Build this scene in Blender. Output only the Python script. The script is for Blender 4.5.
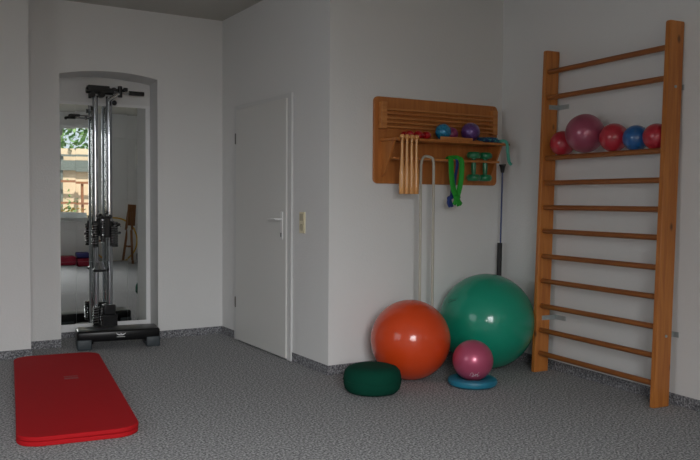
import bpy, bmesh, math, random
from mathutils import Vector, Matrix
random.seed(4)
for o in list(bpy.data.objects): bpy.data.objects.remove(o)
scn = bpy.context.scene
COL = scn.collection
PI = math.pi

# ---------------------------------------------------------------- camera
F_PX, YAW, PIT, ROL, CAMH = 780.74, .542, .0385, -.0066, 1.208
r0 = Vector((math.cos(YAW), -math.sin(YAW), 0))
fw = Vector((math.sin(YAW)*math.cos(PIT), math.cos(YAW)*math.cos(PIT), -math.sin(PIT)))
up0 = r0.cross(fw)
RX = r0*math.cos(ROL)-up0*math.sin(ROL)
UX = r0*math.sin(ROL)+up0*math.cos(ROL)
cd = bpy.data.cameras.new('camera'); cam = bpy.data.objects.new('camera', cd); COL.objects.link(cam)
cd.sensor_width = 36; cd.lens = 36*F_PX/700; cd.clip_start = .05; cd.clip_end = 200
cam.matrix_world = Matrix(((RX.x, UX.x, -fw.x, 0), (RX.y, UX.y, -fw.y, 0), (RX.z, UX.z, -fw.z, CAMH), (0, 0, 0, 1)))
scn.camera = cam

# ---------------------------------------------------------------- view, world, lights
scn.view_settings.view_transform = 'Standard'
try: scn.view_settings.look = 'None'
except Exception: pass
scn.view_settings.exposure = -0.12
scn.view_settings.gamma = 1.0
scn.view_settings.use_curve_mapping = False
w = bpy.data.worlds.new('daylight'); scn.world = w; w.use_nodes = True
bg = w.node_tree.nodes['Background']
bg.inputs['Color'].default_value = (.80, .92, 1.0, 1)
bg.inputs['Strength'].default_value = 1.1

def area(name, loc, target, sx, sy, power, color=(1, 1, 1), spread=180):
    l = bpy.data.lights.new(name, 'AREA'); l.shape = 'RECTANGLE'; l.size = sx; l.size_y = sy
    l.energy = power; l.color = color; l.spread = math.radians(spread)
    o = bpy.data.objects.new(name, l); COL.objects.link(o); o.location = loc
    o.rotation_euler = (Vector(target)-Vector(loc)).to_track_quat('-Z', 'Y').to_euler()
    return o
# daylight entering by the windows behind the photographer; the lamp on the left is added fill (lights stand just outside the panes)
area('daylight_rear_window', (.1, -1.62, 1.75), (1.2, 3.3, -1.9), 1.7, 1.7, 90, (.97, .98, 1), 82)
area('added_side_fill', (-2.32, 2.6, 1.75), (2.0, 2.2, -.9), 1.9, 1.7, 18, (.97, .98, 1), 150)
sun = bpy.data.lights.new('sun', 'SUN'); sun.energy = 6; sun.angle = .02; sun.color = (1, .93, .82)
so = bpy.data.objects.new('sun', sun); COL.objects.link(so); so.rotation_euler = Vector((-.35, -.62, -.85)).to_track_quat('-Z', 'Y').to_euler()
# the camera's small flash
area('camera_flash', (.02, .02, 1.30), (3.4, 5.1, 1.0), .05, .035, 7.0, (1, .97, .93))

# ---------------------------------------------------------------- materials
def mat(name, color, rough=.5, metal=0, bump=None, spec=.5, coat=0, sheen=0, noise=None):
    m = bpy.data.materials.new(name); m.use_nodes = True
    nt = m.node_tree; b = nt.nodes['Principled BSDF']
    b.inputs['Base Color'].default_value = (*color, 1)
    b.inputs['Roughness'].default_value = rough; b.inputs['Metallic'].default_value = metal
    b.inputs['Specular IOR Level'].default_value = spec
    b.inputs['Coat Weight'].default_value = coat; b.inputs['Coat Roughness'].default_value = .13
    b.inputs['Sheen Weight'].default_value = sheen
    tc = nt.nodes.new('ShaderNodeTexCoord')
    if noise:                                   # (scale, colour 2, low, high)
        n = nt.nodes.new('ShaderNodeTexNoise'); n.inputs['Scale'].default_value = noise[0]; n.inputs['Detail'].default_value = 3
        nt.links.new(tc.outputs['Object'], n.inputs['Vector'])
        r = nt.nodes.new('ShaderNodeValToRGB'); r.color_ramp.elements[0].position = noise[2]; r.color_ramp.elements[1].position = noise[3]
        r.color_ramp.elements[0].color = (*color, 1); r.color_ramp.elements[1].color = (*noise[1], 1)
        nt.links.new(n.outputs['Fac'], r.inputs['Fac']); nt.links.new(r.outputs['Color'], b.inputs['Base Color'])
    if bump:                                    # (scale, strength, distance)
        n = nt.nodes.new('ShaderNodeTexNoise'); n.inputs['Scale'].default_value = bump[0]; n.inputs['Detail'].default_value = 4
        nt.links.new(tc.outputs['Object'], n.inputs['Vector'])
        bp = nt.nodes.new('ShaderNodeBump'); bp.inputs['Strength'].default_value = bump[1]; bp.inputs['Distance'].default_value = bump[2]
        nt.links.new(n.outputs['Fac'], bp.inputs['Height']); nt.links.new(bp.outputs['Normal'], b.inputs['Normal'])
    return m

def wood(name, c1, c2, axis='Z', scale=9, rough=.42, knots=False):
    m = bpy.data.materials.new(name); m.use_nodes = True; nt = m.node_tree; b = nt.nodes['Principled BSDF']
    tc = nt.nodes.new('ShaderNodeTexCoord'); mp = nt.nodes.new('ShaderNodeMapping')
    s = [scale, scale, scale]; s['XYZ'.index(axis)] = scale*.07
    mp.inputs['Scale'].default_value = s
    nt.links.new(tc.outputs['Object'], mp.inputs['Vector'])
    n = nt.nodes.new('ShaderNodeTexNoise'); n.inputs['Scale'].default_value = 4; n.inputs['Detail'].default_value = 6; n.inputs['Distortion'].default_value = .6
    nt.links.new(mp.outputs['Vector'], n.inputs['Vector'])
    r = nt.nodes.new('ShaderNodeValToRGB'); r.color_ramp.elements[0].position = .32; r.color_ramp.elements[1].position = .68
    r.color_ramp.elements[0].color = (*c1, 1); r.color_ramp.elements[1].color = (*c2, 1)
    nt.links.new(n.outputs['Fac'], r.inputs['Fac'])
    out = r.outputs['Color']
    if knots:
        mp2 = nt.nodes.new('ShaderNodeMapping'); mp2.inputs['Scale'].default_value = (5, 5, 2.6)
        nt.links.new(tc.outputs['Object'], mp2.inputs['Vector'])
        v = nt.nodes.new('ShaderNodeTexVoronoi'); v.inputs['Scale'].default_value = 1.6
        nt.links.new(mp2.outputs['Vector'], v.inputs['Vector'])
        r2 = nt.nodes.new('ShaderNodeValToRGB'); r2.color_ramp.elements[0].position = .05; r2.color_ramp.elements[1].position = .13
        r2.color_ramp.elements[0].color = (.3, .3, .3, 1); r2.color_ramp.elements[1].color = (1, 1, 1, 1)
        nt.links.new(v.outputs['Distance'], r2.inputs['Fac'])
        mx = nt.nodes.new('ShaderNodeMix'); mx.data_type = 'RGBA'; mx.blend_type = 'MULTIPLY'; mx.inputs[0].default_value = 1
        nt.links.new(out, mx.inputs[6]); nt.links.new(r2.outputs['Color'], mx.inputs[7]); out = mx.outputs[2]
    nt.links.new(out, b.inputs['Base Color']); b.inputs['Roughness'].default_value = rough
    return m

def carpet_mat(name, dark, mid, light, scale=75, bump=.5):
    m = bpy.data.materials.new(name); m.use_nodes = True; nt = m.node_tree; b = nt.nodes['Principled BSDF']
    tc = nt.nodes.new('ShaderNodeTexCoord')
    n = nt.nodes.new('ShaderNodeTexNoise'); n.inputs['Scale'].default_value = scale; n.inputs['Detail'].default_value = 3; n.inputs['Roughness'].default_value = .7
    nt.links.new(tc.outputs['Object'], n.inputs['Vector'])
    r = nt.nodes.new('ShaderNodeValToRGB'); e = r.color_ramp.elements
    e[0].position = .36; e[0].color = (*dark, 1); e[1].position = .66; e[1].color = (*light, 1)
    x = e.new(.5); x.color = (*mid, 1)
    nt.links.new(n.outputs['Fac'], r.inputs['Fac']); nt.links.new(r.outputs['Color'], b.inputs['Base Color'])
    b.inputs['Roughness'].default_value = 1; b.inputs['Specular IOR Level'].default_value = .1
    bp = nt.nodes.new('ShaderNodeBump'); bp.inputs['Strength'].default_value = bump; bp.inputs['Distance'].default_value = .004
    nt.links.new(n.outputs['Fac'], bp.inputs['Height']); nt.links.new(bp.outputs['Normal'], b.inputs['Normal'])
    return m

def glass_mat():
    m = bpy.data.materials.new('window_glass'); m.use_nodes = True; nt = m.node_tree; nt.nodes.clear()
    o = nt.nodes.new('ShaderNodeOutputMaterial'); mix = nt.nodes.new('ShaderNodeMixShader')
    t = nt.nodes.new('ShaderNodeBsdfTransparent'); g = nt.nodes.new('ShaderNodeBsdfGlossy'); g.inputs['Roughness'].default_value = .02
    mix.inputs[0].default_value = .05
    nt.links.new(t.outputs[0], mix.inputs[1]); nt.links.new(g.outputs[0], mix.inputs[2]); nt.links.new(mix.outputs[0], o.inputs[0])
    return m

M = dict(
    wall=mat('wall_plaster', (.74, .735, .725), .9, bump=(70, .35, .004), spec=.2),
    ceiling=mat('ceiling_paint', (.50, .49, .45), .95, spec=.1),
    carpet=carpet_mat('grey_carpet', (.10, .10, .105), (.30, .30, .305), (.64, .64, .64), 84),
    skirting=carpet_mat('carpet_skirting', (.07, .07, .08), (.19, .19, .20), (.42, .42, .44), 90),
    door=mat('door_paint', (.69, .685, .66), .45),
    frame=mat('door_frame_shaded', (.66, .66, .65), .45),  # darker than the leaf: the casing's shade is put into its colour
    whitemetal=mat('white_handle', (.75, .75, .74), .3),
    hinge=mat('dark_hinge', (.12, .11, .1), .5, .3),
    beige=mat('beige_plastic', (.80, .73, .52), .4),
    beige2=mat('beige_plastic_rocker', (.52, .46, .32), .35),
    mirror=mat('mirror_silver', (.88, .90, .88), .004, 1),
    mirrorframe=mat('mirror_frame_white', (.8, .8, .8), .5),
    chrome=mat('chrome', (.46, .47, .49), .09, 1),
    black=mat('black_plastic', (.012, .012, .013), .32),
    stepblack=mat('step_black_plastic', (.006, .006, .007), .28, spec=.3),
    gloss=mat('gloss_black', (.015, .015, .016), .12, spec=.8, coat=.6),
    rubber=mat('black_rubber', (.012, .012, .013), .55),
    stepgrey=mat('dark_grey_plastic', (.035, .045, .052), .5),
    white=mat('white_print', (.75, .75, .75), .5),
    mat_red=mat('red_foam', (.42, .009, .013), .75, bump=(180, .2, .002), spec=.12),
    mat_red2=mat('red_foam_print', (.28, .010, .013), .6),
    orange=mat('orange_vinyl', (.64, .056, .007), .5, spec=.25, coat=.8),
    green=mat('green_vinyl', (.004, .275, .168), .5, spec=.25, coat=.8),
    green_dark=mat('dark_green_print', (.003, .08, .05), .3),
    pink=mat('metallic_magenta_vinyl', (.50, .085, .165), .36, .3, coat=.5),
    mauve=mat('mauve_vinyl', (.36, .065, .12), .36, .25, coat=.8),
    red=mat('red_vinyl', (.46, .012, .03), .38, coat=.8),
    blue=mat('blue_vinyl', (.004, .10, .32), .38, coat=.8),
    teal=mat('teal_rubber', (.012, .17, .26), .45),
    cushion=mat('dark_green_fabric', (.002, .050, .030), .95, bump=(260, .4, .002), spec=.15),
    bar=wood('pine_bars', (.58, .215, .045), (.42, .13, .025), 'Z', 9, .4, True),
    rung=wood('pine_rungs', (.34, .115, .026), (.24, .075, .017), 'Y', 12, .4),
    board=wood('shelf_wood', (.52, .19, .045), (.40, .13, .028), 'Z', 8, .45),
    slat=wood('shelf_slat_wood', (.60, .25, .07), (.46, .16, .04), 'X', 8, .4),
    club=wood('club_wood', (.78, .40, .15), (.64, .29, .09), 'Z', 14, .22),
    rope=mat('off_white_rope', (.50, .47, .40), .9, bump=(300, .5, .002)),
    gband=mat('green_stretch_band', (.01, .30, .02), .7, bump=(160, .4, .003)),
    bband=mat('blue_stretch_band', (.012, .035, .19), .7, bump=(160, .4, .003)),
    gdumb=mat('green_vinyl_dumbbell', (.005, .19, .075), .3, coat=.8),
    rdumb=mat('red_vinyl_dumbbell', (.42, .006, .012), .3, coat=.4),
    glitblue=mat('blue_glitter', (.006, .19, .38), .25, .3, coat=.9, noise=(90, (.03, .33, .52), .5, .65)),
    glitpurple=mat('purple_glitter', (.11, .04, .21), .28, .3, coat=.9, noise=(90, (.17, .08, .30), .5, .65)),
    glitpink=mat('mauve_ball', (.26, .04, .13), .35),
    tealcloth=mat('blue_teal_cloth', (.01, .05, .16), .7, noise=(45, (.05, .33, .33), .45, .6)),
    mint=mat('mint_rubber', (.05, .33, .24), .5),
    bluerod=mat('blue_rod', (.03, .05, .16), .4),
    steel=mat('zinc_bracket', (.40, .44, .44), .45, .4),
    winframe=mat('window_frame_white', (.8, .8, .79), .35),
    sheer=mat('sheer', (.5, .5, .5), .9),
    yellow=mat('yellow_plastic', (.62, .36, .01), .4),
    brown=wood('brown_wood', (.26, .11, .035), (.18, .07, .02), 'Z', 8, .5),
    darkgrey=mat('dark_grey_foam', (.05, .055, .05), .8),
    bluefoam=mat('blue_foam', (.03, .03, .16), .6),
    redfoam=mat('red_cushion', (.34, .012, .04), .6),
    cream=mat('cream_render', (.80, .64, .46), .95, bump=(20, .3, .02)),
    trellis=mat('brown_timber', (.30, .13, .07), .8),
    greyrail=mat('grey_rail', (.16, .19, .18), .7),
    leaf=mat('leaf_green', (.06, .16, .04), .6, noise=(6, (.22, .38, .14), .4, .6)),
    flower=mat('yellow_flowers', (.75, .45, .03), .6),
    planter=mat('white_planter', (.7, .72, .72), .5),
    paving=mat('paving', (.40, .38, .34), .9, noise=(3, (.3, .29, .26), .4, .6)),
    glass=glass_mat(),
)

# ---------------------------------------------------------------- mesh helpers (all coordinates are metres in the room)
OFF = {}
def tag(o, label=None, cat=None, group=None, kind=None):
    if label: o['label'] = label
    if cat: o['category'] = cat
    if group: o['group'] = group
    if kind: o['kind'] = kind
    return o
def thing(name, loc, label, cat, group=None):
    o = bpy.data.objects.new(name, None); COL.objects.link(o); o.location = loc; o.empty_display_size = .1
    OFF[o] = Vector(loc)
    return tag(o, label, cat, group)

class MB:
    def __init__(s): s.bm = bmesh.new()
    def box(s, lo, hi, rot=None, piv=None, bev=0):
        lo = Vector(lo); hi = Vector(hi); c = (lo+hi)/2; d = hi-lo
        r = bmesh.ops.create_cube(s.bm, size=1, matrix=Matrix.Translation(c) @ Matrix.Diagonal((d.x, d.y, d.z, 1)))
        vs = r['verts']
        if bev:
            es = list({e for v in vs for e in v.link_edges})
            rb = bmesh.ops.bevel(s.bm, geom=es, offset=bev, segments=3, affect='EDGES', profile=.5)
            vs = list({v for f in rb['faces'] for v in f.verts} | {v for v in vs if v.is_valid})
        if rot is not None:
            bmesh.ops.rotate(s.bm, verts=vs, cent=piv if piv is not None else c, matrix=rot)
        return s
    def frame(s, p0, p1):
        d = (Vector(p1)-Vector(p0)); z = d.normalized()
        a = Vector((0, 0, 1)) if abs(z.z) < .9 else Vector((1, 0, 0))
        x = z.cross(a).normalized(); y = z.cross(x)
        return x, y, z
    def cyl(s, p0, p1, r, r1=None, n=20, sy=1, caps=True):
        r1 = r if r1 is None else r1
        p0 = Vector(p0); p1 = Vector(p1); x, y, z = s.frame(p0, p1)
        A = [s.bm.verts.new(p0+x*(r*math.cos(2*PI*i/n))+y*(r*sy*math.sin(2*PI*i/n))) for i in range(n)]
        B = [s.bm.verts.new(p1+x*(r1*math.cos(2*PI*i/n))+y*(r1*sy*math.sin(2*PI*i/n))) for i in range(n)]
        for i in range(n): s.bm.faces.new((A[i], A[(i+1) % n], B[(i+1) % n], B[i]))
        if caps: s.bm.faces.new(A[::-1]); s.bm.faces.new(B)
        return s
    def sphere(s, c, r, sc=(1, 1, 1), n=40):
        bmesh.ops.create_uvsphere(s.bm, u_segments=n, v_segments=n//2, radius=r, matrix=Matrix.Translation(c) @ Matrix.Diagonal((*sc, 1)))
        return s
    def lathe(s, c, prof, n=32, axis=None):
        c = Vector(c)
        if axis is None: x, y, z = Vector((1, 0, 0)), Vector((0, 1, 0)), Vector((0, 0, 1))
        else: x, y, z = s.frame((0, 0, 0), axis)
        rings = []
        for (r, h) in prof:
            if r < 1e-6: rings.append([s.bm.verts.new(c+z*h)])
            else: rings.append([s.bm.verts.new(c+z*h+x*(r*math.cos(2*PI*i/n))+y*(r*math.sin(2*PI*i/n))) for i in range(n)])
        for a, b in zip(rings, rings[1:]):
            for i in range(n):
                j = (i+1) % n
                if len(a) == 1 and len(b) == 1: continue
                if len(a) == 1: s.bm.faces.new((a[0], b[j], b[i]))
                elif len(b) == 1: s.bm.faces.new((a[i], a[j], b[0]))
                else: s.bm.faces.new((a[i], a[j], b[j], b[i]))
        if len(rings[0]) > 1: s.bm.faces.new(rings[0][::-1])
        if len(rings[-1]) > 1: s.bm.faces.new(rings[-1])
        return s
    def tube(s, pts, r, n=10, flat=1, closed=False, nrm=None):
        P = [Vector(p) for p in pts]
        # Catmull-Rom smoothing
        Q = []
        N = len(P)
        for i in range(N if closed else N-1):
            p0 = P[(i-1) % N] if (closed or i > 0) else P[0]; p1 = P[i]; p2 = P[(i+1) % N]
            p3 = P[(i+2) % N] if (closed or i+2 < N) else P[-1]
            for k in range(6):
                t = k/6
                Q.append(.5*((2*p1)+(p2-p0)*t+(2*p0-5*p1+4*p2-p3)*t*t+(3*p1-p0-3*p2+p3)*t**3))
        if not closed: Q.append(P[-1])
        rings = []; L = len(Q); px = None
        for i, q in enumerate(Q):
            t = (Q[(i+1) % L]-Q[i-1]) if closed else (Q[min(i+1, L-1)]-Q[max(i-1, 0)])
            t.normalize()
            if px is None:
                a = Vector(nrm) if nrm else (Vector((0, 1, 0)) if abs(t.y) < .9 else Vector((1, 0, 0)))
                px = (a-t*a.dot(t)).normalized()
            else: px = (px-t*px.dot(t)).normalized()
            py = t.cross(px)
            rings.append([s.bm.verts.new(q+px*(r*flat*math.cos(2*PI*j/n))+py*(r*math.sin(2*PI*j/n))) for j in range(n)])
        for a, b in zip(rings, rings[1:]+([rings[0]] if closed else [])):
            for j in range(n): s.bm.faces.new((a[j], a[(j+1) % n], b[(j+1) % n], b[j]))
        if not closed: s.bm.faces.new(rings[0][::-1]); s.bm.faces.new(rings[-1])
        return s
    def prism(s, poly, ext):
        """poly: list of 3-D points in one plane, ext: extrusion vector"""
        e = Vector(ext)
        A = [s.bm.verts.new(Vector(p)) for p in poly]; B = [s.bm.verts.new(Vector(p)+e) for p in poly]
        s.bm.faces.new(A[::-1]); s.bm.faces.new(B)
        for i in range(len(A)):
            j = (i+1) % len(A); s.bm.faces.new((A[i], A[j], B[j], B[i]))
        return s
    def build(s, name, m, parent=None, smooth=True, bev=0, sub=0, kind=None, label=None, origin=None):
        bmesh.ops.recalc_face_normals(s.bm, faces=s.bm.faces)
        me = bpy.data.meshes.new(name)
        if parent is not None: off = OFF[parent]
        elif origin is not None: off = Vector(origin)
        else:
            xs = [v.co for v in s.bm.verts]
            off = Vector(((min(v.x for v in xs)+max(v.x for v in xs))/2, (min(v.y for v in xs)+max(v.y for v in xs))/2, min(v.z for v in xs)))
        for v in s.bm.verts: v.co -= off
        s.bm.to_mesh(me); s.bm.free()
        me.materials.append(M[m] if isinstance(m, str) else m)
        if smooth:
            for p in me.polygons: p.use_smooth = True
            try: me.set_sharp_from_angle(angle=math.radians(40))
            except Exception: pass
        o = bpy.data.objects.new(name, me); COL.objects.link(o)
        if parent is not None: o.parent = parent; OFF[o] = off
        else: o.location = off; OFF[o] = off
        if bev:
            b = o.modifiers.new('bevel', 'BEVEL'); b.width = bev; b.segments = 3; b.limit_method = 'ANGLE'; b.angle_limit = math.radians(50)
        if sub:
            b = o.modifiers.new('sub', 'SUBSURF'); b.levels = b.render_levels = sub
        if kind: o['kind'] = kind
        if label: o['label'] = label
        return o
def struct(name, mb, m, parent=None, **k):
    o = mb.build(name, m, parent, **k)
    if parent is None: o['kind'] = 'structure'
    return o
def RZ(a): return Matrix.Rotation(a, 3, 'Z')

# ---------------------------------------------------------------- room shell
YM, XD, YS, ZC = 6.586, 2.6287, 4.646, 2.788          # mirror wall, door wall, shelf wall, ceiling
YB, XL, XR2 = -1.3, -2.0, 5.2                         # rear wall, left wall, far right of the rear bay
Cr = Vector((4.178, YS, 0)); Dr = Vector((-.0754, -.9972, 0)).normalized(); Nr = Vector((Dr.y, -Dr.x, 0))
def W(a, s, z): return Cr+Dr*s+Nr*a+Vector((0, 0, z))  # a: out from the right wall, s: along it towards the viewer

struct('floor', MB().box((XL-.2, YB-.2, -.12), (XR2+.2, 7.1, 0)), 'carpet', smooth=False, origin=(0, 0, 0))
struct('ceiling', MB().box((XL-.2, YB-.2, ZC), (XR2+.2, 7.1, ZC+.12)), 'ceiling', smooth=False)
# mirror wall with an arched niche
nl, nr = 1.243, 2.041
poly = [(XL, YM, 0), (nl, YM, 0), (nl, YM, 2.203)]
for i in range(1, 16):
    t = i/16; x = nl+(nr-nl)*t
    poly.append((x, YM, 2.203+.016*t+.052*4*t*(1-t)*.85))
poly += [(nr, YM, 2.219), (nr, YM, 0), (XD+.15, YM, 0), (XD+.15, YM, ZC), (XL, YM, ZC)]
def back(p):                                            # the right reveal is slightly splayed
    x = p[0]+(.046 if 1.9 < p[0] < 2.05 else 0)
    return (x, YM+.37, p[2])
wbk = MB(); A = [wbk.bm.verts.new(p) for p in poly]; B = [wbk.bm.verts.new(back(p)) for p in poly]
wbk.bm.faces.new(A[::-1]); wbk.bm.faces.new(B)
for i in range(len(A)):
    j = (i+1) % len(A); wbk.bm.faces.new((A[i], A[j], B[j], B[i]))
struct('wall_back', wbk, 'wall', smooth=False)
NB = lambda x: 6.975-.05*(x-2.04)                     # the niche's back plane runs slightly askew
struct('wall_niche', MB().prism([(nl-.3, NB(nl-.3), 0), (nr+.3, NB(nr+.3), 0), (nr+.3, 7.1, 0), (nl-.3, 7.1, 0)], (0, 0, ZC)), 'wall', smooth=False)
struct('wall_pier', MB().box((XL, 6.272, 0), (.966, YM, ZC)), 'wall', smooth=False)
struct('wall_middle', MB().box((XD, YS, 0), (XD+.15, YM, ZC)), 'wall', smooth=False)
struct('wall_shelf', MB().box((XD+.15, YS, 0), (4.5, YS+.15, ZC)), 'wall', smooth=False)
ctr = W(0, 3.65, 0)
struct('wall_right', MB().prism([W(0, -.02, 0), W(0, 3.65, 0), (ctr.x+.25, ctr.y, 0), (4.5, YS, 0)], (0, 0, ZC)), 'wall', smooth=False)
struct('wall_right_return', MB().box((ctr.x+.25, ctr.y, 0), (XR2+.15, ctr.y+.15, ZC)), 'wall', smooth=False)
struct('wall_right_rear', MB().box((XR2, YB, 0), (XR2+.15, ctr.y, ZC)), 'wall', smooth=False)

def wall_with_holes(name, axis, pos, th, lo, hi, holes):
    """axis 'y': wall in the plane y=pos spanning x lo..hi; axis 'x': plane x=pos spanning y."""
    mb = MB()
    def bx(a0, a1, z0, z1):
        if a1-a0 < 1e-4 or z1-z0 < 1e-4: return
        if axis == 'y': mb.box((a0, min(pos, pos+th), z0), (a1, max(pos, pos+th), z1))
        else: mb.box((min(pos, pos+th), a0, z0), (max(pos, pos+th), a1, z1))
    cur = lo
    for (a0, a1, z0, z1) in sorted(holes):
        bx(cur, a0, 0, ZC); bx(a0, a1, 0, z0); bx(a0, a1, z1, ZC); cur = a1
    bx(cur, hi, 0, ZC)
    return struct(name, mb, 'wall', smooth=False)
WIN = [(-.8, .95, .78, 2.6), (1.40, 2.66, .78, 2.55), (3.42, 4.3, .78, 2.3)]
wall_with_holes('wall_rear', 'y', YB, -.22, XL, XR2, WIN)
LWIN = [(1.6, 3.6, .85, 2.5)]
wall_with_holes('wall_left', 'x', XL, -.22, YB, 6.586, LWIN)

def window(n, axis, pos, a0, a1, z0, z1):
    root = thing('window_%d' % n, (((a0+a1)/2, pos-.12, z0) if axis == 'y' else (pos-.12, (a0+a1)/2, z0)), None, None); root['kind'] = 'structure'
    f = MB()
    def bx(mb, p0, p1, q0, q1, d0, d1):
        if axis == 'y': mb.box((p0, pos-d1, q0), (p1, pos-d0, q1))
        else: mb.box((pos-d1, p0, q0), (pos-d0, p1, q1))
    t = .06
    bx(f, a0, a0+t, z0, z1, .1, .16); bx(f, a1-t, a1, z0, z1, .1, .16)
    bx(f, a0+t, a1-t, z0, z0+t, .1, .16); bx(f, a0+t, a1-t, z1-t, z1, .1, .16)
    mid = (a0+a1)/2
    bx(f, mid-.045, mid+.045, z0+t, z1-t, .1, .16)
    f.build('window_frame', 'winframe', root, bev=.004)
    for (b0, b1) in ((a0+t, mid-.045), (mid+.045, a1-t)):
        p = MB(); bx(p, b0, b1, z0+t, z1-t, .127, .133); p.build('pane', 'glass', root, smooth=False)
    h = MB(); bx(h, mid-.012, mid+.012, (z0+z1)/2-.07, (z0+z1)/2+.05, .07, .1); h.build('window_handle', 'whitemetal', root, bev=.004)
    s = MB(); bx(s, a0, a1, z0-.03, z0, -.05, .1); s.build('window_sill', 'winframe', root, bev=.004)
for i, wv in enumerate(WIN): window(i+1, 'y', YB, *wv)
window(4, 'x', XL, *LWIN[0])  # unseen left window, added to let more light in

# skirting strips cut from the carpet
H, T = .066, .007
def strip(name, p0, p1, nrm):
    a = Vector((*p0, 0)); b = Vector((*p1, 0)); n = Vector((*nrm, 0))*T
    struct(name, MB().prism([a, b, b+n, a+n], (0, 0, H)), 'skirting', smooth=False)
strip('baseboard_back', (nr, YM), (XD, YM), (0, -1))
strip('baseboard_back_left', (.966, YM), (nl, YM), (0, -1))
H = .05
strip('baseboard_niche', (nl, NB(nl)), (nr+.04, NB(nr)), (0, -1))
H = .066
strip('baseboard_niche_right', (nr, YM), (nr+.046, YM+.36), (-1, 0))
strip('baseboard_pier', (XL, 6.272), (.966+T, 6.272), (0, -1))
strip('baseboard_middle_far', (XD, 6.271), (XD, YM-T), (-1, 0))
strip('baseboard_middle', (XD, YS-T), (XD, 5.184), (-1, 0))
strip('baseboard_shelf', (XD, YS), (4.17, YS), (0, -1))
a_, b_ = W(0, .008, 0), W(0, 3.64, 0)
strip('baseboard_right', (a_.x, a_.y), (b_.x, b_.y), (Nr.x, Nr.y))

# ---------------------------------------------------------------- door
d = thing('door_1', (XD, 5.73, 0), None, None); d['kind'] = 'structure'
f = MB()
f.box((2.611, 5.185, 0), (XD, 5.255, 2.0)); f.box((2.611, 6.2, 0), (XD, 6.268, 2.0)); f.box((2.611, 5.255, 1.935), (XD, 6.2, 2.0))
f.build('door_frame', 'frame', d, bev=.003)
MB().box((2.597, 5.243, .012), (2.6105, 6.200, 1.962)).build('door_leaf', 'door', d, bev=.003)
h = MB()
h.box((2.589, 5.288, .905), (2.597, 5.326, 1.115), bev=.003)
h.cyl((2.597, 5.307, 1.06), (2.545, 5.307, 1.06), .0095)
h.tube([(2.545, 5.307, 1.06), (2.540, 5.33, 1.06), (2.540, 5.39, 1.058), (2.543, 5.435, 1.055)], .010, flat=.8)
h.build('door_handle', 'whitemetal', d)
MB().box((2.5865, 5.302, .925), (2.5888, 5.312, .95)).cyl((2.5888, 5.307, .95), (2.5865, 5.307, .95), .007).build('keyhole', 'black', d)
for z in (1.72, .33):
    MB().cyl((2.600, 6.2085, z-.045), (2.600, 6.2085, z+.045), .0085).build('hinge', 'hinge', d)
MB().box((2.6112, 5.2555, .99), (2.6118, 5.262, 1.16)).build('strike_plate', 'hinge', d)

# light switch and socket in a double beige plate
s = thing('light_switch', (XD, 5.028, .964), 'beige double light switch plate on the wall right of the door', 'light switch')
MB().box((2.619, 4.986, .964), (XD, 5.070, 1.118)).build('cover_plate', 'beige', s, bev=.003)
MB().box((2.614, 5.000, 1.054), (2.619, 5.056, 1.106)).build('rocker', 'beige2', s, bev=.002)
MB().lathe((2.619, 5.028, 1.006), [(.026, 0), (.026, .004), (.021, .004), (.019, .0022), (0, .0022)], axis=(-1, 0, 0)).build('socket', 'beige2', s)

# ---------------------------------------------------------------- mirror in the niche
mi = thing('wall_mirror', (1.68, 6.97, .05), 'tall mirror of glass tiles in a white frame filling the arched niche', 'mirror')
f = MB()
def skew(x0, x1, z0, z1, d0, d1): f.prism([(x0, NB(x0)-d1, z0), (x1, NB(x1)-d1, z0), (x1, NB(x1)-d0, z0), (x0, NB(x0)-d0, z0)], (0, 0, z1-z0))
skew(1.284, 1.310, .052, 2.035, .001, .022); skew(2.047, 2.084, .052, 2.035, .001, .022)
skew(1.310, 2.047, .052, .115, .001, .022); skew(1.310, 2.047, 2.012, 2.035, .001, .022); skew(1.310, 2.047, .115, 2.012, .001, .006)
f.build('mirror_frame', 'mirrorframe', mi)
g = MB(); xs = [1.311, 1.448, 1.594, 1.740, 1.885, 2.046]; nz = 7; rt = random.Random(7)
for i in range(5):
    for j in range(nz):
        z0 = .115+(2.012-.115)*j/nz; z1 = .115+(2.012-.115)*(j+1)/nz; yc = NB((xs[i]+xs[i+1])/2)
        rot = Matrix.Rotation(-.05+rt.gauss(0, .0009), 3, 'Z') @ Matrix.Rotation(rt.gauss(0, .0013), 3, 'X')
        g.box((xs[i]+.0004, yc-.0130, z0+.0004), (xs[i+1]-.0004, yc-.0085, z1-.0004), rot)
g.build('mirror_tiles', 'mirror', mi, smooth=False)

# ---------------------------------------------------------------- cable pull machine in front of the mirror
m = thing('cable_machine', (1.61, 6.70, 0), 'chrome column training machine with black grips in front of the niche mirror', 'exercise machine')
MB().box((1.50, 6.63, 0), (1.74, 6.765, .05)).box((1.555, 6.635, .05), (1.715, 6.76, .20)).box((1.60, 6.635, .20), (1.70, 6.755, .285)).build('base', 'black', m, bev=.008)
for cx, rr in ((1.548, .0235), (1.664, .0265)):
    MB().cyl((cx, 6.70, .05), (cx, 6.70, 2.06), rr, n=28).build('column', 'chrome', m)
def stack(cx, cy, z0, n, r, dz, name, mt='rubber'):
    mb = MB()
    for k in range(n):
        z = z0+k*dz; mb.lathe((cx, cy, z), [(r*.8, 0), (r, dz*.25), (r, dz*.6), (r*.8, dz*.85), (r*.62, dz*.9), (r*.62, dz)], 20)
    o = mb.build(name, mt, m)
    MB().tube([(cx+r*.99*math.cos(t*PI/3), cy+r*.99*math.sin(t*PI/3), z0+dz*(.95+t/6)) for t in range(6*(n-1)+1)], .0028, n=6).build('glint_coil', 'chrome', m)  # chrome wire added to imitate the glints on the disc edges
    return o
stack(1.522, 6.60, .115, 8, .028, .021, 'weight_stack', 'gloss')
stack(1.563, 6.60, .12, 7, .017, .021, 'weight_stack', 'gloss')
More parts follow.
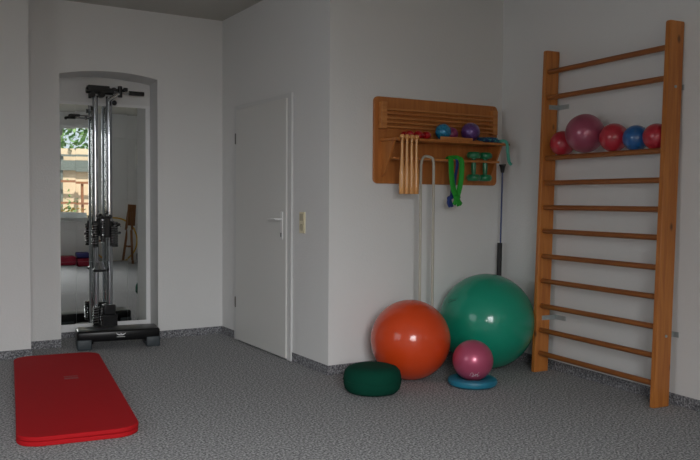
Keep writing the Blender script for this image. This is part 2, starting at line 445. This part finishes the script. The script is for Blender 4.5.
# sliding carriage half way up
c = MB().box((1.575, 6.625, .86), (1.655, 6.672, 1.04)).box((1.515, 6.655, .93), (1.70, 6.675, 1.0)).build('carriage', 'black', m, bev=.01)
stack(1.528, 6.632, .78, 9, .027, .0215, 'grip', 'gloss')
stack(1.694, 6.632, .78, 10, .027, .0215, 'grip', 'gloss')
stack(1.665, 6.60, .79, 8, .022, .021, 'grip', 'gloss')
stack(1.582, 6.60, .83, 9, .020, .021, 'grip', 'gloss')
for (x, y, z, r) in ((1.545, 6.60, 1.03, .017), (1.59, 6.585, 1.045, .02), (1.64, 6.58, 1.04, .018), (1.615, 6.59, 1.075, .014), (1.72, 6.60, .97, .014), (1.725, 6.60, .90, .013), (1.505, 6.61, .88, .012)):
    MB().sphere((x, y, z), r, n=14).build('knob', 'gloss', m)
for (x, y, z) in ((1.565, 6.582, 1.0), (1.66, 6.572, 1.01), (1.73, 6.585, .955), (1.505, 6.60, .845), (1.512, 6.598, .91)):  # tiny chrome beads added for the carriage's white sparkle
    MB().sphere((x, y, z), .006, n=12).build('bolt', 'chrome', m)
MB().lathe((1.572, 6.662, .572), [(.056, 0), (.058, .006), (.058, .016), (.054, .020)], 28).build('stop_ring', 'black', m)
MB().lathe((1.572, 6.662, .592), [(.048, 0), (.042, .012), (.030, .05), (.026, .062)], 28).build('collar', 'chrome', m)
# head with levers
MB().box((1.485, 6.665, 2.105), (1.665, 6.74, 2.145)).cyl((1.47, 6.69, 2.10), (1.70, 6.69, 2.10), .026).cyl((1.52, 6.655, 2.065), (1.52, 6.73, 2.065), .024).cyl((1.60, 6.655, 2.07), (1.60, 6.73, 2.07), .026).cyl((1.495, 6.66, 2.075), (1.495, 6.66, 2.03), .012).build('pulley_head', 'black', m, bev=.006)
MB().box((1.665, 6.68, 2.10), (1.80, 6.71, 2.130)).cyl((1.75, 6.66, 2.055), (1.75, 6.66, 2.15), .019).cyl((1.78, 6.66, 2.125), (1.815, 6.66, 2.125), .016).cyl((1.70, 6.66, 2.11), (1.70, 6.70, 2.11), .027).sphere((1.70, 6.655, 2.005), .022, n=16).build('pulley', 'black', m, bev=.004)
MB().cyl((1.65, 6.655, 2.02), (1.735, 6.645, 2.085), .015).build('arm', 'chrome', m)
hd = MB().cyl((1.70, 6.665, 2.096), (1.835, 6.665, 2.098), .010).build('handle', 'chrome', m)
MB().cyl((1.828, 6.665, 2.098), (1.958, 6.665, 2.098), .019).build('rubber_grip', 'rubber', hd)
hd = MB().cyl((1.405, 6.70, 1.885), (1.525, 6.70, 1.885), .007).sphere((1.505, 6.70, 1.885), .014, n=16).build('handle', 'chrome', m)  # solid handle put in for the lever's reflection in the mirror
MB().cyl((1.345, 6.70, 1.885), (1.42, 6.70, 1.885), .011).sphere((1.34, 6.70, 1.88), .014, n=14).build('rubber_grip', 'rubber', hd)
MB().box((1.507, 6.685, 1.93), (1.528, 6.715, 1.965)).build('clamp', 'black', m)

m.location += Vector((.042, .183, .0)); m.scale = (1, 1, 1.012)

# ---------------------------------------------------------------- step platform
a = -.155; o0 = Vector((1.318, 6.355, 0)); SW, SD = .645, .265
st = thing('aerobic_step', (0, 0, 0), 'long black aerobic step with dark grey feet in front of the mirror niche', 'aerobic step')
def tr(poly): return poly
t_ = MB()
t_.box((.0, 0, .062), (SW, SD, .150), bev=.018)
t_.box((.004, .004, .045), (.125, SD-.004, .12), bev=.008).box((SW-.125, .004, .045), (SW-.004, SD-.004, .12), bev=.008)
t_.build('platform', 'stepblack', st, bev=.004)
for x0 in (.012, SW-.10):
    MB().box((x0-.010, -.004, 0), (x0+.100, SD+.004, .085), bev=.01).build('riser', 'stepgrey', st, label='dark grey riser block')
lg = MB(); cx = SW*.52
for sx in (-1, 1):
    lg.prism([(cx+sx*.003, -.0008, .106), (cx+sx*.018, -.0008, .108), (cx+sx*.030, -.0008, .115), (cx+sx*.040, -.0008, .127), (cx+sx*.024, -.0008, .119), (cx+sx*.008, -.0008, .116)], (0, -.0012, 0))
lg.box((cx-.004, -.002, .108), (cx+.004, -.0008, .124)); lg.box((cx-.032, -.002, .094), (cx+.032, -.0008, .0975))
lg.build('logo', 'white', st, smooth=False, label='white winged logo print')
st.location = o0; st.rotation_euler = (0, 0, a)

# ---------------------------------------------------------------- red mats
def rounded(w, l, rn, n=10, s=0):
    pts = []
    for (cx, cy, a0) in ((w/2-rn, l/2-rn, 0), (-w/2+rn, l/2-rn, 90), (-w/2+rn, -l/2+rn, 180), (w/2-rn, -l/2+rn, 270)):
        for k in range(n+1):
            t = math.radians(a0+90*k/n); pts.append((cx+rn*math.cos(t), cy+rn*math.sin(t)))
    return pts
MC, MA = Vector((.978, 5.012, 0)), -.135
for k in range(2):
    mt_ = MB(); rot = RZ(MA); pts = rounded(.588, 2.13, .12)
    mt_.prism([(p[0], p[1], 0) for p in pts], (0, 0, .0235))
    o = mt_.build('exercise_mat', 'mat_red', None, bev=.006, origin=(0, 0, 0))
    o.location = MC+Vector((-.003*k, .004*k, .0237*k)); o.rotation_euler = (0, 0, MA+.006*k)
    OFF[o] = Vector((0, 0, 0))
    tag(o, ['red foam exercise mat with rounded corners, lower of the two stacked', 'red foam exercise mat with rounded corners, lying on top of the stack'][k], 'exercise mat', 'stacked red exercise mats')
    if k == 1:
        MB().box((.0, .24, .0236), (.085, .265, .0242)).box((.0, .17, .0236), (.085, .22, .0242)).build('print', 'mat_red2', o, smooth=False, label='faint dark red print')

# ---------------------------------------------------------------- balls on the floor
def ball(name, c, r, mt, label, group=None, valve=None):
    o = MB().sphere((0, 0, 0), r, n=64).build(name, mt, None, origin=(0, 0, 0)); o.location = c; OFF[o] = Vector((0, 0, 0))
    tag(o, label, 'ball', group)
    return o
def rib(o, r, axis, offs, mt, tr_=.0012):
    """fine moulded rings round the ball"""
    ax = Vector(axis).normalized(); x = ax.orthogonal().normalized(); y = ax.cross(x); mb = MB()
    for q in offs:
        rr = math.sqrt(r*r-q*q)
        mb.tube([ax*q+x*(rr*math.cos(t*PI/12))+y*(rr*math.sin(t*PI/12)) for t in range(24)], tr_, n=6, closed=True)
    mb.build('moulded_ring', mt, o)
ob = ball('gym_ball', (3.056, 4.275, .269), .269, 'orange', 'large orange gym ball on the carpet under the wooden shelf', 'big gym balls')
gb = ball('gym_ball', (3.746, 4.298, .341), .341, 'green', 'biggest gym ball, green, standing in the room corner', 'big gym balls')
def on_ball(r, yaw, el): return Vector((math.cos(el)*math.cos(yaw), math.cos(el)*math.sin(yaw), math.sin(el)))*r
def decal(o, r, yaw, el, w, h, mt, name, strokes):
    """thin print that follows the ball"""
    mb = MB(); n = on_ball(1, yaw, el); x = Vector((0, 0, 1)).cross(n).normalized(); y = n.cross(x)
    for sk in strokes:
        pts = [((n*r+x*(u*w)+y*(v*h)).normalized()*r) for u, v in sk]
        mb.tube(pts, w*.045, n=6, flat=.5)
    mb.build(name, mt, o)
cy_ = math.atan2(-4.3, -3.728)
decal(gb, .341, cy_-.95, .50, .05, .03, 'green_dark', 'print', [[(-1, -.4), (-.3, .2), (.4, .3), (1, .8)], [(-.8, -.8), (0, -.2), (.8, .2)]])
ring = thing('balance_cushion', (3.309, 3.928, 0), 'flat teal rubber ring under the small pink ball', 'balance cushion')
MB().lathe((3.309, 3.928, 0), [(0, .004), (.10, .001), (.135, .0015), (.156, .013), (.162, .030), (.156, .047), (.135, .057), (.10, .055), (.07, .042), (.04, .034), (0, .032)], 56).build('ring', 'teal', ring)
pb = ball('pilates_ball', (3.305, 3.922, .0345+.1325), .1325, 'pink', 'small shiny magenta ball sitting on the teal ring on the floor')
cy2 = math.atan2(-3.965, -3.348)
decal(pb, .1325, cy2+.12, -.60, .030, .022, 'white', 'print', [[(-1, -.5), (-.9, .5), (-.5, .9), (-.3, 0), (-.6, -.6), (-.1, -.3), (.2, .5)], [(.2, .5), (.1, -.6)], [(.2, 0), (.6, .5), (.55, -.5), (1, -.2)], [(-.4, .2), (.9, .9)]])
cu = thing('round_cushion', (2.640, 4.100, 0), 'round dark green fabric cushion on the carpet left of the orange ball', 'cushion')
MB().lathe((2.640, 4.100, 0), [(0, .002), (.125, .002), (.155, .010), (.174, .030), (.182, .065), (.182, .105), (.174, .138), (.155, .158), (.125, .168), (.08, .172), (0, .1725)], 56).build('cushion_body', 'cushion', cu)
MB().tube([(2.640+.184*math.cos(t*PI/12), 4.100+.184*math.sin(t*PI/12), .085) for t in range(24)], .0022, n=6, closed=True).build('seam', 'cushion', cu)

# ---------------------------------------------------------------- wooden wall shelf
sf = thing('wall_shelf_unit', (3.555, YS, 1.326), 'wooden wall rack with slats, a shelf and hanging rods', 'shelf')
pts = []
x0, x1, z0, z1, rn = 2.978, 4.113, 1.326, 1.938, .035
for (cx, cz, a0) in ((x1-rn, z1-rn, 0), (x0+rn, z1-rn, 90), (x0+rn, z0+rn, 180), (x1-rn, z0+rn, 270)):
    for k in range(7):
        t = math.radians(a0+90*k/6); pts.append((cx+rn*math.cos(t), YS-.020, cz+rn*math.sin(t)))
MB().prism(pts, (0, .020, 0)).build('back_board', 'board', sf, bev=.003)
yb = YS-.020
for xx in (3.012, 4.032):
    MB().box((xx, yb-.045, 1.712), (xx+.047, yb, 1.898)).build('cleat', 'slat', sf, bev=.003)
for k in range(5):
    z = 1.850-k*.031
    MB().box((3.059, yb-.042, z-.006), (4.032, yb-.030, z+.006)).build('slat', 'slat', sf, bev=.003)
# shelf board with a slot for the clubs
yf = 4.425
pl = [(3.030, yb), (3.030, yf), (3.060, yf), (3.060, yf+.034), (3.232, yf+.034), (3.232, yf), (4.062, yf), (4.062, yb)]
MB().prism([(p[0], p[1], 1.622) for p in pl], (0, 0, .017)).build('shelf_board', 'board', sf, bev=.002)
for xx in (3.040, 4.012):
    MB().prism([(xx, yb, 1.622), (xx, yf+.045, 1.622), (xx, yf+.06, 1.59), (xx, yb-.045, 1.40), (xx, yb, 1.372)], (.017, 0, 0)).build('bracket', 'board', sf, bev=.002)
for yy in (4.49, 4.56):
    MB().cyl((3.057, yy, 1.500), (4.012, yy, 1.500), .0085).build('hanging_rod', 'slat', sf)
# wooden tray strip holding the shelf balls
tr_ = thing('ball_rest', (3.57, 4.50, 1.639), 'narrow wooden strip on the shelf that keeps the little balls from rolling', 'wooden strip')
MB().box((3.425, 4.440, 1.6395), (3.715, 4.452, 1.664)).box((3.425, 4.452, 1.6395), (3.82, 4.60, 1.645)).build('strip', 'slat', tr_, bev=.002)

# clubs hanging in the slot
for k in range(4):
    x = 3.090+k*.0405; y = yf+.017; zb = 1.252
    cl = thing('wooden_club', (x, y, zb), ['leftmost of the four pale wooden clubs hanging from the shelf front', 'second from the left of the four hanging wooden clubs', 'third from the left of the four hanging wooden clubs', 'rightmost of the four hanging wooden clubs, nearest the white rope'][k], 'club', 'wooden clubs in the shelf slot')
    MB().lathe((x, y, zb), [(0, 0), (.0175, 0), (.0198, .004), (.0202, .05), (.0198, .09), (.0188, .14), (.0140, .20), (.0105, .255), (.0092, .382)], 24).build('club_body', 'club', cl)
    MB().lathe((x, y, zb+.382), [(.0095, 0), (.0178, .006), (.0192, .014), (.0165, .024), (.008, .030), (0, .031)], 24).build('knob', 'club', cl)

# little balls
def small(name, x, y, r, z, mt, label): return ball(name, (x, y, z+r), r, mt, label, 'little balls on the shelf')
small('toning_ball', 3.500, 4.515, .059, 1.6455, 'glitblue', 'blue glitter ball on the wooden shelf')
small('toning_ball', 3.607, 4.556, .0505, 1.6455, 'glitpink', 'mauve ball between the blue and purple balls on the shelf')
small('toning_ball', 3.752, 4.512, .070, 1.6455, 'glitpurple', 'dark purple glitter ball on the wooden shelf, larger than the blue one')
def dumbbell(c, axis, L, hr, ht, gr, mt, name, label, group):
    a = Vector(axis).normalized(); c = Vector(c)
    dd = thing(name, c, label, 'dumbbell', group)
    for s_ in (-1, 1):
        q = c+a*(s_*L/2)
        MB().lathe(q, [(gr, -ht/2), (hr*.75, -ht*.46), (hr*.95, -ht*.22), (hr, 0), (hr*.95, ht*.22), (hr*.75, ht*.46), (0, ht/2)] if s_ > 0 else [(0, -ht/2), (hr*.75, -ht*.46), (hr*.95, -ht*.22), (hr, 0), (hr*.95, ht*.22), (hr*.75, ht*.46), (gr, ht/2)], 28, axis=a).build('weight', mt, dd)
    MB().lathe(c, [(gr*.85, -L/2+ht*.4), (gr, -L*.2), (gr*1.12, 0), (gr, L*.2), (gr*.85, L/2-ht*.4)], 20, axis=a).build('grip', mt, dd)
    return dd
# in the frame() helper z is the axis
dumbbell((3.305, 4.50, 1.6395+.030), (1, .15, 0), .080, .030, .052, .012, 'rdumb', 'hand_weight', 'red hand weight lying lengthwise on the shelf behind the clubs', 'red hand weights')
dumbbell((3.205, 4.548, 1.6395+.030), (.15, 1, 0), .080, .030, .052, .012, 'rdumb', 'hand_weight', 'red hand weight peeping out directly above the club knobs', 'red hand weights')
dumbbell((3.797, 4.525, 1.463), (0, 0, 1), .166, .0545, .052, .0175, 'gdumb', 'dumbbell', 'left one of the two green dumbbells hanging under the shelf', 'green dumbbells')
dumbbell((3.908, 4.525, 1.463), (0, 0, 1), .166, .0545, .052, .0175, 'gdumb', 'dumbbell', 'right one of the two green dumbbells, nearest the room corner', 'green dumbbells')

# white rope over the rod
tag(MB().tube([(3.273, 4.470, .36), (3.273, 4.472, .9), (3.275, 4.474, 1.40), (3.280, 4.476, 1.47), (3.294, 4.482, 1.503), (3.325, 4.492, 1.521), (3.365, 4.486, 1.516), (3.382, 4.476, 1.495), (3.387, 4.474, 1.40), (3.387, 4.474, .9), (3.387, 4.474, .36)], .0098, n=10).build('rope', 'rope'),
    'long off-white rope looped over the shelf rod and hanging to the orange ball', 'rope')
# stretch bands
gbn = thing('stretch_band', (3.61, 4.50, 1.16), 'knotted bright green stretch band hanging over the shelf rod', 'stretch band', 'stretch bands')
MB().tube([(3.612, 4.455, 1.245), (3.588, 4.458, 1.30), (3.574, 4.462, 1.40), (3.572, 4.464, 1.47), (3.574, 4.470, 1.502), (3.578, 4.490, 1.520), (3.580, 4.512, 1.508)], .0235, n=12, flat=.28, nrm=(0, 1, 0)).tube([(3.580, 4.505, 1.514), (3.620, 4.498, 1.519), (3.655, 4.488, 1.516), (3.668, 4.466, 1.495), (3.668, 4.462, 1.42), (3.654, 4.458, 1.33), (3.628, 4.455, 1.245)], .0190, n=12, flat=.32, nrm=(0, 1, 0)).build('band', 'gband', gbn)
kt = MB().sphere((3.618, 4.452, 1.232), .026, (1.2, .7, .8), n=16)
kt.tube([(3.612, 4.45, 1.225), (3.600, 4.448, 1.20), (3.590, 4.45, 1.178)], .016, flat=.5, nrm=(0, 1, 0)).tube([(3.618, 4.45, 1.225), (3.636, 4.445, 1.198), (3.655, 4.45, 1.182)], .016, flat=.5, nrm=(0, 1, 0)).tube([(3.615, 4.448, 1.22), (3.616, 4.44, 1.19), (3.622, 4.44, 1.168)], .013, flat=.5, nrm=(0, 1, 0))
kt.build('knot', 'gband', gbn)
bbn = thing('stretch_band', (3.60, 4.52, 1.16), 'knotted dark blue stretch band hanging behind the green one', 'stretch band', 'stretch bands')
MB().tube([(3.592, 4.484, 1.23), (3.612, 4.480, 1.29), (3.622, 4.478, 1.38), (3.634, 4.474, 1.46), (3.634, 4.476, 1.495), (3.632, 4.487, 1.507), (3.625, 4.505, 1.49), (3.617, 4.510, 1.40), (3.604, 4.500, 1.30), (3.584, 4.488, 1.225)], .0125, n=10, flat=.3, nrm=(0, 1, 0)).build('band', 'bband', bbn)
kt = MB().sphere((3.572, 4.480, 1.222), .020, (1, .7, 1), n=16)
kt.tube([(3.60, 4.483, 1.232), (3.585, 4.480, 1.235), (3.566, 4.478, 1.22)], .014).tube([(3.568, 4.478, 1.22), (3.560, 4.474, 1.19), (3.574, 4.472, 1.165)], .014, flat=.6).tube([(3.572, 4.478, 1.22), (3.585, 4.478, 1.19), (3.596, 4.476, 1.163)], .012, flat=.6)
kt.build('knot', 'bband', bbn)
gbn.location.x -= .035; bbn.location.x -= .035
# rolled cloth on the right of the shelf and a mint strap hanging from its end
cl = thing('exercise_band_bundle', (3.93, 4.50, 1.639), 'rumpled blue and teal band lying on the right end of the shelf', 'band bundle')
cb = MB(); rb = random.Random(2)
for k in range(4):
    y = 4.465+k*.022; cb.tube([(3.815+.04*rb.random()+i*.046, y+rb.uniform(-.006, .006), 1.652+.006*k+rb.uniform(-.003, .008)) for i in range(5)], .012, n=10, flat=.8)
cb.build('band_folds', 'tealcloth', cl)
tag(MB().tube([(3.985, 4.452, 1.655), (4.010, 4.425, 1.654), (4.022, 4.411, 1.630), (4.026, 4.408, 1.57), (4.036, 4.406, 1.51), (4.048, 4.405, 1.488), (4.062, 4.405, 1.480)], .012, n=10, flat=.35, nrm=(0, 1, 0)).build('rubber_strap', 'mint'),
    'mint green rubber strap dangling over the right end of the shelf', 'strap')
# flexible rod leaning in the corner
rod = thing('swing_rod', (4.075, 4.56, 0), 'thin blue rod with black cap and grip leaning in the corner behind the green ball', 'exercise rod')
MB().cyl((4.082, 4.555, 0), (4.112, 4.558, 1.445), .0065).build('shaft', 'bluerod', rod)
MB().cyl((4.089, 4.556, .62), (4.094, 4.557, .885), .019).build('grip', 'rubber', rod)
MB().lathe((4.112, 4.558, 1.425), [(.012, 0), (.014, .01), (.020, .045), (.026, .055), (.026, .064), (0, .064)], 24).build('cap', 'rubber', rod)

# ---------------------------------------------------------------- wall bars
wb = thing('wall_bars', W(.14, 1.15, 0), 'tall pine wall bars fixed to the right wall with two upright beams', 'wall bars')
ZT = 2.262
def lean(z): return .050*(ZT-z)/ZT
def upright(s0, s1, name='upright'):
    mb = MB()
    P = [W(.004+.060, s0, 0), W(.122+.066, s0, 0), W(.122, s0, ZT-.008), W(.115, s0, ZT), W(.008, s0, ZT), W(.004, s0, ZT-.006)]
    mb.prism(P, Dr*(s1-s0))
    return mb.build(name, 'bar', wb, bev=.004)
upright(.616, .650); upright(1.676, 1.710)
ZR = [2.112, 1.932, 1.510, 1.336, 1.164, .998, .821, .647, .470, .298, .134]
for z in ZR:
    a = .092+lean(z)
    mb = MB(); mb.cyl(W(a, .646, z), W(a, 1.680, z), .0175, n=20, sy=1.0)
    mb.build('rung', 'rung', wb)
for z, s_ in ((1.868, .650), (.383, .650)):
    l = lean(z)
    mb = MB(); mb.box((0, 0, 0), (.001, .001, .001)); mb.bm.clear()
    mb.prism([W(.085+l, s_, z-.016), W(.003, s_, z-.016), W(.003, s_+.003, z-.016), W(.085+l, s_+.003, z-.016)], (0, 0, .032))
    mb.prism([W(.003, s_, z-.016), W(.003, s_+.105, z-.016), W(.0065, s_+.105, z-.016), W(.0065, s_, z-.016)], (0, 0, .032))
    b = mb.build('wall_bracket', 'steel', wb, smooth=False, label='grey metal wall bracket')
    MB().cyl(W(.0065, s_+.08, z), W(.012, s_+.08, z), .006).build('screw', 'steel', b)
    MB().cyl(W(.05+l, s_+.003, z), W(.05+l, s_+.007, z), .006).build('screw', 'steel', b)
for z in (1.88, .42):
    l = lean(z)
    mb = MB(); mb.prism([W(.06+l, 1.673, z-.016), W(.0, 1.673, z-.016), W(.0, 1.676, z-.016), W(.06+l, 1.676, z-.016)], (0, 0, .032))
    mb.prism([W(.0, 1.676, z-.016), W(.0, 1.714, z-.016), W(.003, 1.714, z-.016), W(.003, 1.676, z-.016)], (0, 0, .032))
    b = mb.build('wall_bracket', 'steel', wb, smooth=False, label='grey metal wall bracket')
    MB().cyl(W(.062+l, 1.710, z), W(.062+l, 1.716, z), .008).build('bolt', 'steel', b)

# balls wedged between the rung and the wall
def bar_ball(y, r, mt, label, a=None):
    s_ = YS-y; zr = ZR[2]; ar = .092+lean(zr)+.012
    a = (r+.003) if a is None else a
    dz = math.sqrt(max((r+.0175)**2-(ar-a)**2, 0))
    p = W(a, s_, zr+dz)
    ball('exercise_ball', p, r, mt, label, 'balls on the wall bars')
bar_ball(3.860, .0845, 'red', 'farthest red ball on the wall bars, left of the mauve ball')
bar_ball(3.600, .127, 'mauve', 'largest ball on the wall bars, shiny mauve')
bar_ball(3.384, .090, 'red', 'red ball on the wall bars between the mauve and blue balls')
bar_ball(3.212, .0795, 'blue', 'only blue ball on the wall bars')
bar_ball(3.056, .0785, 'red', 'red ball on the wall bars beside the near upright, right of the blue ball')

N0 = len(COL.objects)
# ---------------------------------------------------------------- rear of the room (seen in the mirror)
hp = thing('hula_hoop', (3.82, -1.1, 0), 'yellow hoop leaning on the rear wall, seen in the mirror', 'hoop')
MB().tube([(3.80+.42*math.cos(t*PI/12), -1.17-.10*math.sin(t*PI/12), .435+.42*math.sin(t*PI/12)) for t in range(24)], .014, n=8, closed=True).build('tube', 'yellow', hp)
ws = thing('wooden_easel', (4.0, -.95, 0), 'brown wooden folding stand at the rear wall, seen in the mirror', 'stand')
MB().box((3.86, -1.0, 0), (3.90, -.96, 1.05), Matrix.Rotation(.14, 3, 'Y'), (3.88, -.98, 0)).build('leg', 'brown', ws, bev=.003)
MB().box((4.08, -1.0, 0), (4.12, -.96, .98), Matrix.Rotation(-.03, 3, 'Y'), (4.10, -.98, 0)).build('leg', 'brown', ws, bev=.003)
MB().box((4.00, -1.025, .72), (4.15, -1.0, 1.12), Matrix.Rotation(.06, 3, 'Y')).build('panel', 'brown', ws, bev=.003)
MB().box((3.92, -.995, .30), (4.10, -.965, .335)).build('crossbar', 'brown', ws, bev=.003)
st2 = thing('wooden_stool', (3.45, -.8, 0), 'small brown wooden stool near the rear window, seen in the mirror', 'stool')
for (x, y, dx, dy) in ((3.34, -.92, .05, .05), (3.60, -.92, -.05, .05), (3.34, -.66, .05, -.05), (3.60, -.66, -.05, -.05)):
    MB().cyl((x, y, 0), (x+dx, y+dy, .42), .016).build('leg', 'brown', st2)
MB().box((3.36, -.90, .42), (3.58, -.68, .445)).build('seat', 'brown', st2, bev=.006)
for (nm, x0, x1, yy0, yy1, z0, z1, mt, lb) in (('floor_cushion', 2.62, 3.05, -1.2, -.75, 0, .15, 'redfoam', 'red floor cushion under the rear window, left of the blue one, seen in the mirror'),
                                    ('floor_cushion', 3.06, 3.31, -1.2, -.78, .0, .12, 'redfoam', 'smaller red floor cushion under the blue one, seen in the mirror'),
                                    ('floor_cushion', 3.07, 3.30, -1.18, -.80, .121, .22, 'bluefoam', 'blue floor cushion on top of the smaller red one, seen in the mirror')):
    tag(MB().box((x0, yy0, z0), (x1, yy1, z1), bev=.03).build(nm, mt), lb, 'cushion', 'floor cushions at the rear wall')
tag(MB().box((4.22, -1.25, 0), (5.0, -.9, .17), bev=.02).build('foam_block', 'darkgrey'), 'long dark grey foam block under the right rear window', 'foam block')

for o in list(COL.objects)[N0:]:
    if o.parent is None: o.location.x -= .80
N1 = len(COL.objects)
# ---------------------------------------------------------------- garden behind the windows
struct('ground_garden', MB().box((-14, -16, -.3), (18, YB-.22, -.02)), 'paving', smooth=False)
struct('wall_garden', MB().box((-9, -6.6, -.02), (15, -6.3, 2.42)), 'cream', smooth=False)
gr = thing('garden_railing', (3.8, -6.15, 1.88), 'grey slatted railing along the cream garden wall, seen in the mirror', 'railing')
MB().box((-2, -6.22, 1.88), (10, -6.17, 2.12)).build('boards', 'greyrail', gr)
MB().box((-2, -6.2, 2.22), (10, -6.17, 2.27)).build('top_rail', 'greyrail', gr)
for k in range(7):
    MB().box((-1.9+k*1.9, -6.3, -.02), (-1.84+k*1.9, -6.22, 2.27)).build('post', 'greyrail', gr)
hg = MB(); rh = random.Random(5)
for k in range(1500):
    c = Vector((rh.uniform(0, 8), rh.uniform(-6.9, -6.25), rh.uniform(2.38, 3.1))); q = rh.uniform(.05, .12)
    n = Vector((rh.uniform(-1, 1), rh.uniform(-.2, 1), rh.uniform(-1, 1))).normalized(); x = n.orthogonal().normalized(); y = n.cross(x)
    vs = [hg.bm.verts.new(c+x*(q*u)+y*(q*.6*v)) for u, v in ((-1, 0), (0, -1), (1, 0), (0, 1))]; hg.bm.faces.new(vs)
hd_ = hg.build('hedge', 'leaf', smooth=False); tag(hd_, 'green leafy hedge on top of the cream garden wall, seen in the mirror', 'hedge')
tl = thing('garden_trellis', (4.0, -6.1, 0), 'brown timber trellis against the cream garden wall, seen in the mirror', 'trellis')
for x in (3.2, 3.72, 4.25, 4.8):
    MB().box((x, -6.12, -.02), (x+.06, -6.06, 1.75 if x != 4.25 else 1.62)).build('post', 'trellis', tl)
for z in (1.05, 1.58):
    MB().box((3.0, -6.06, z), (5.1, -6.02, z+.055)).build('crossbar', 'trellis', tl)
for k, (x, sz) in enumerate(((3.3, .45), (3.95, .5), (4.6, .42), (5.25, .4))):
    bs = MB(); 
    for j in range(110):
        c = Vector((x+rh.gauss(0, .13), -5.7+rh.gauss(0, .12), .55+abs(rh.gauss(0, sz*.65)))); q = rh.uniform(.025, .06)
        n = Vector((rh.uniform(-1, 1), rh.uniform(-.2, 1), rh.uniform(-1, 1))).normalized(); xx = n.orthogonal().normalized(); yy = n.cross(xx)
        bs.bm.faces.new([bs.bm.verts.new(c+xx*(q*u)+yy*(q*.6*v)) for u, v in ((-1, 0), (0, -1), (1, 0), (0, 1))])
    p = thing('potted_shrub', (x, -5.7, -.02), ['leftmost', 'second from left', 'third from left', 'rightmost'][k]+' green shrub in a white pot before the garden trellis', 'shrub', 'potted shrubs in the garden')
    bs.build('foliage', 'leaf', p, smooth=False)
    MB().lathe((x, -5.7, -.02), [(.13, 0), (.18, .55), (.17, .55), (0, .53)], 20).build('pot', 'planter', p)
fb = thing('flower_box', (3.3, -1.62, .80), 'white flower box with yellow flowers outside the rear window', 'flower box')
MB().box((2.5, -1.78, .80), (3.4, -1.62, .93)).build('box', 'planter', fb, bev=.005)
MB().box((2.5, -1.78, .76), (3.4, -1.521, .80)).build('ledge', 'planter', fb)
fl = MB()
for j in range(60): fl.sphere((rh.uniform(2.52, 3.38), rh.uniform(-1.76, -1.64), rh.uniform(.94, 1.02)), .014, n=8)
fl.build('blossoms', 'flower', fb)['kind'] = 'stuff'
for o in list(COL.objects)[N1:]:
    if o.parent is None and o.get('kind') != 'structure': o.location.x -= .85 if o is fb else 1.3
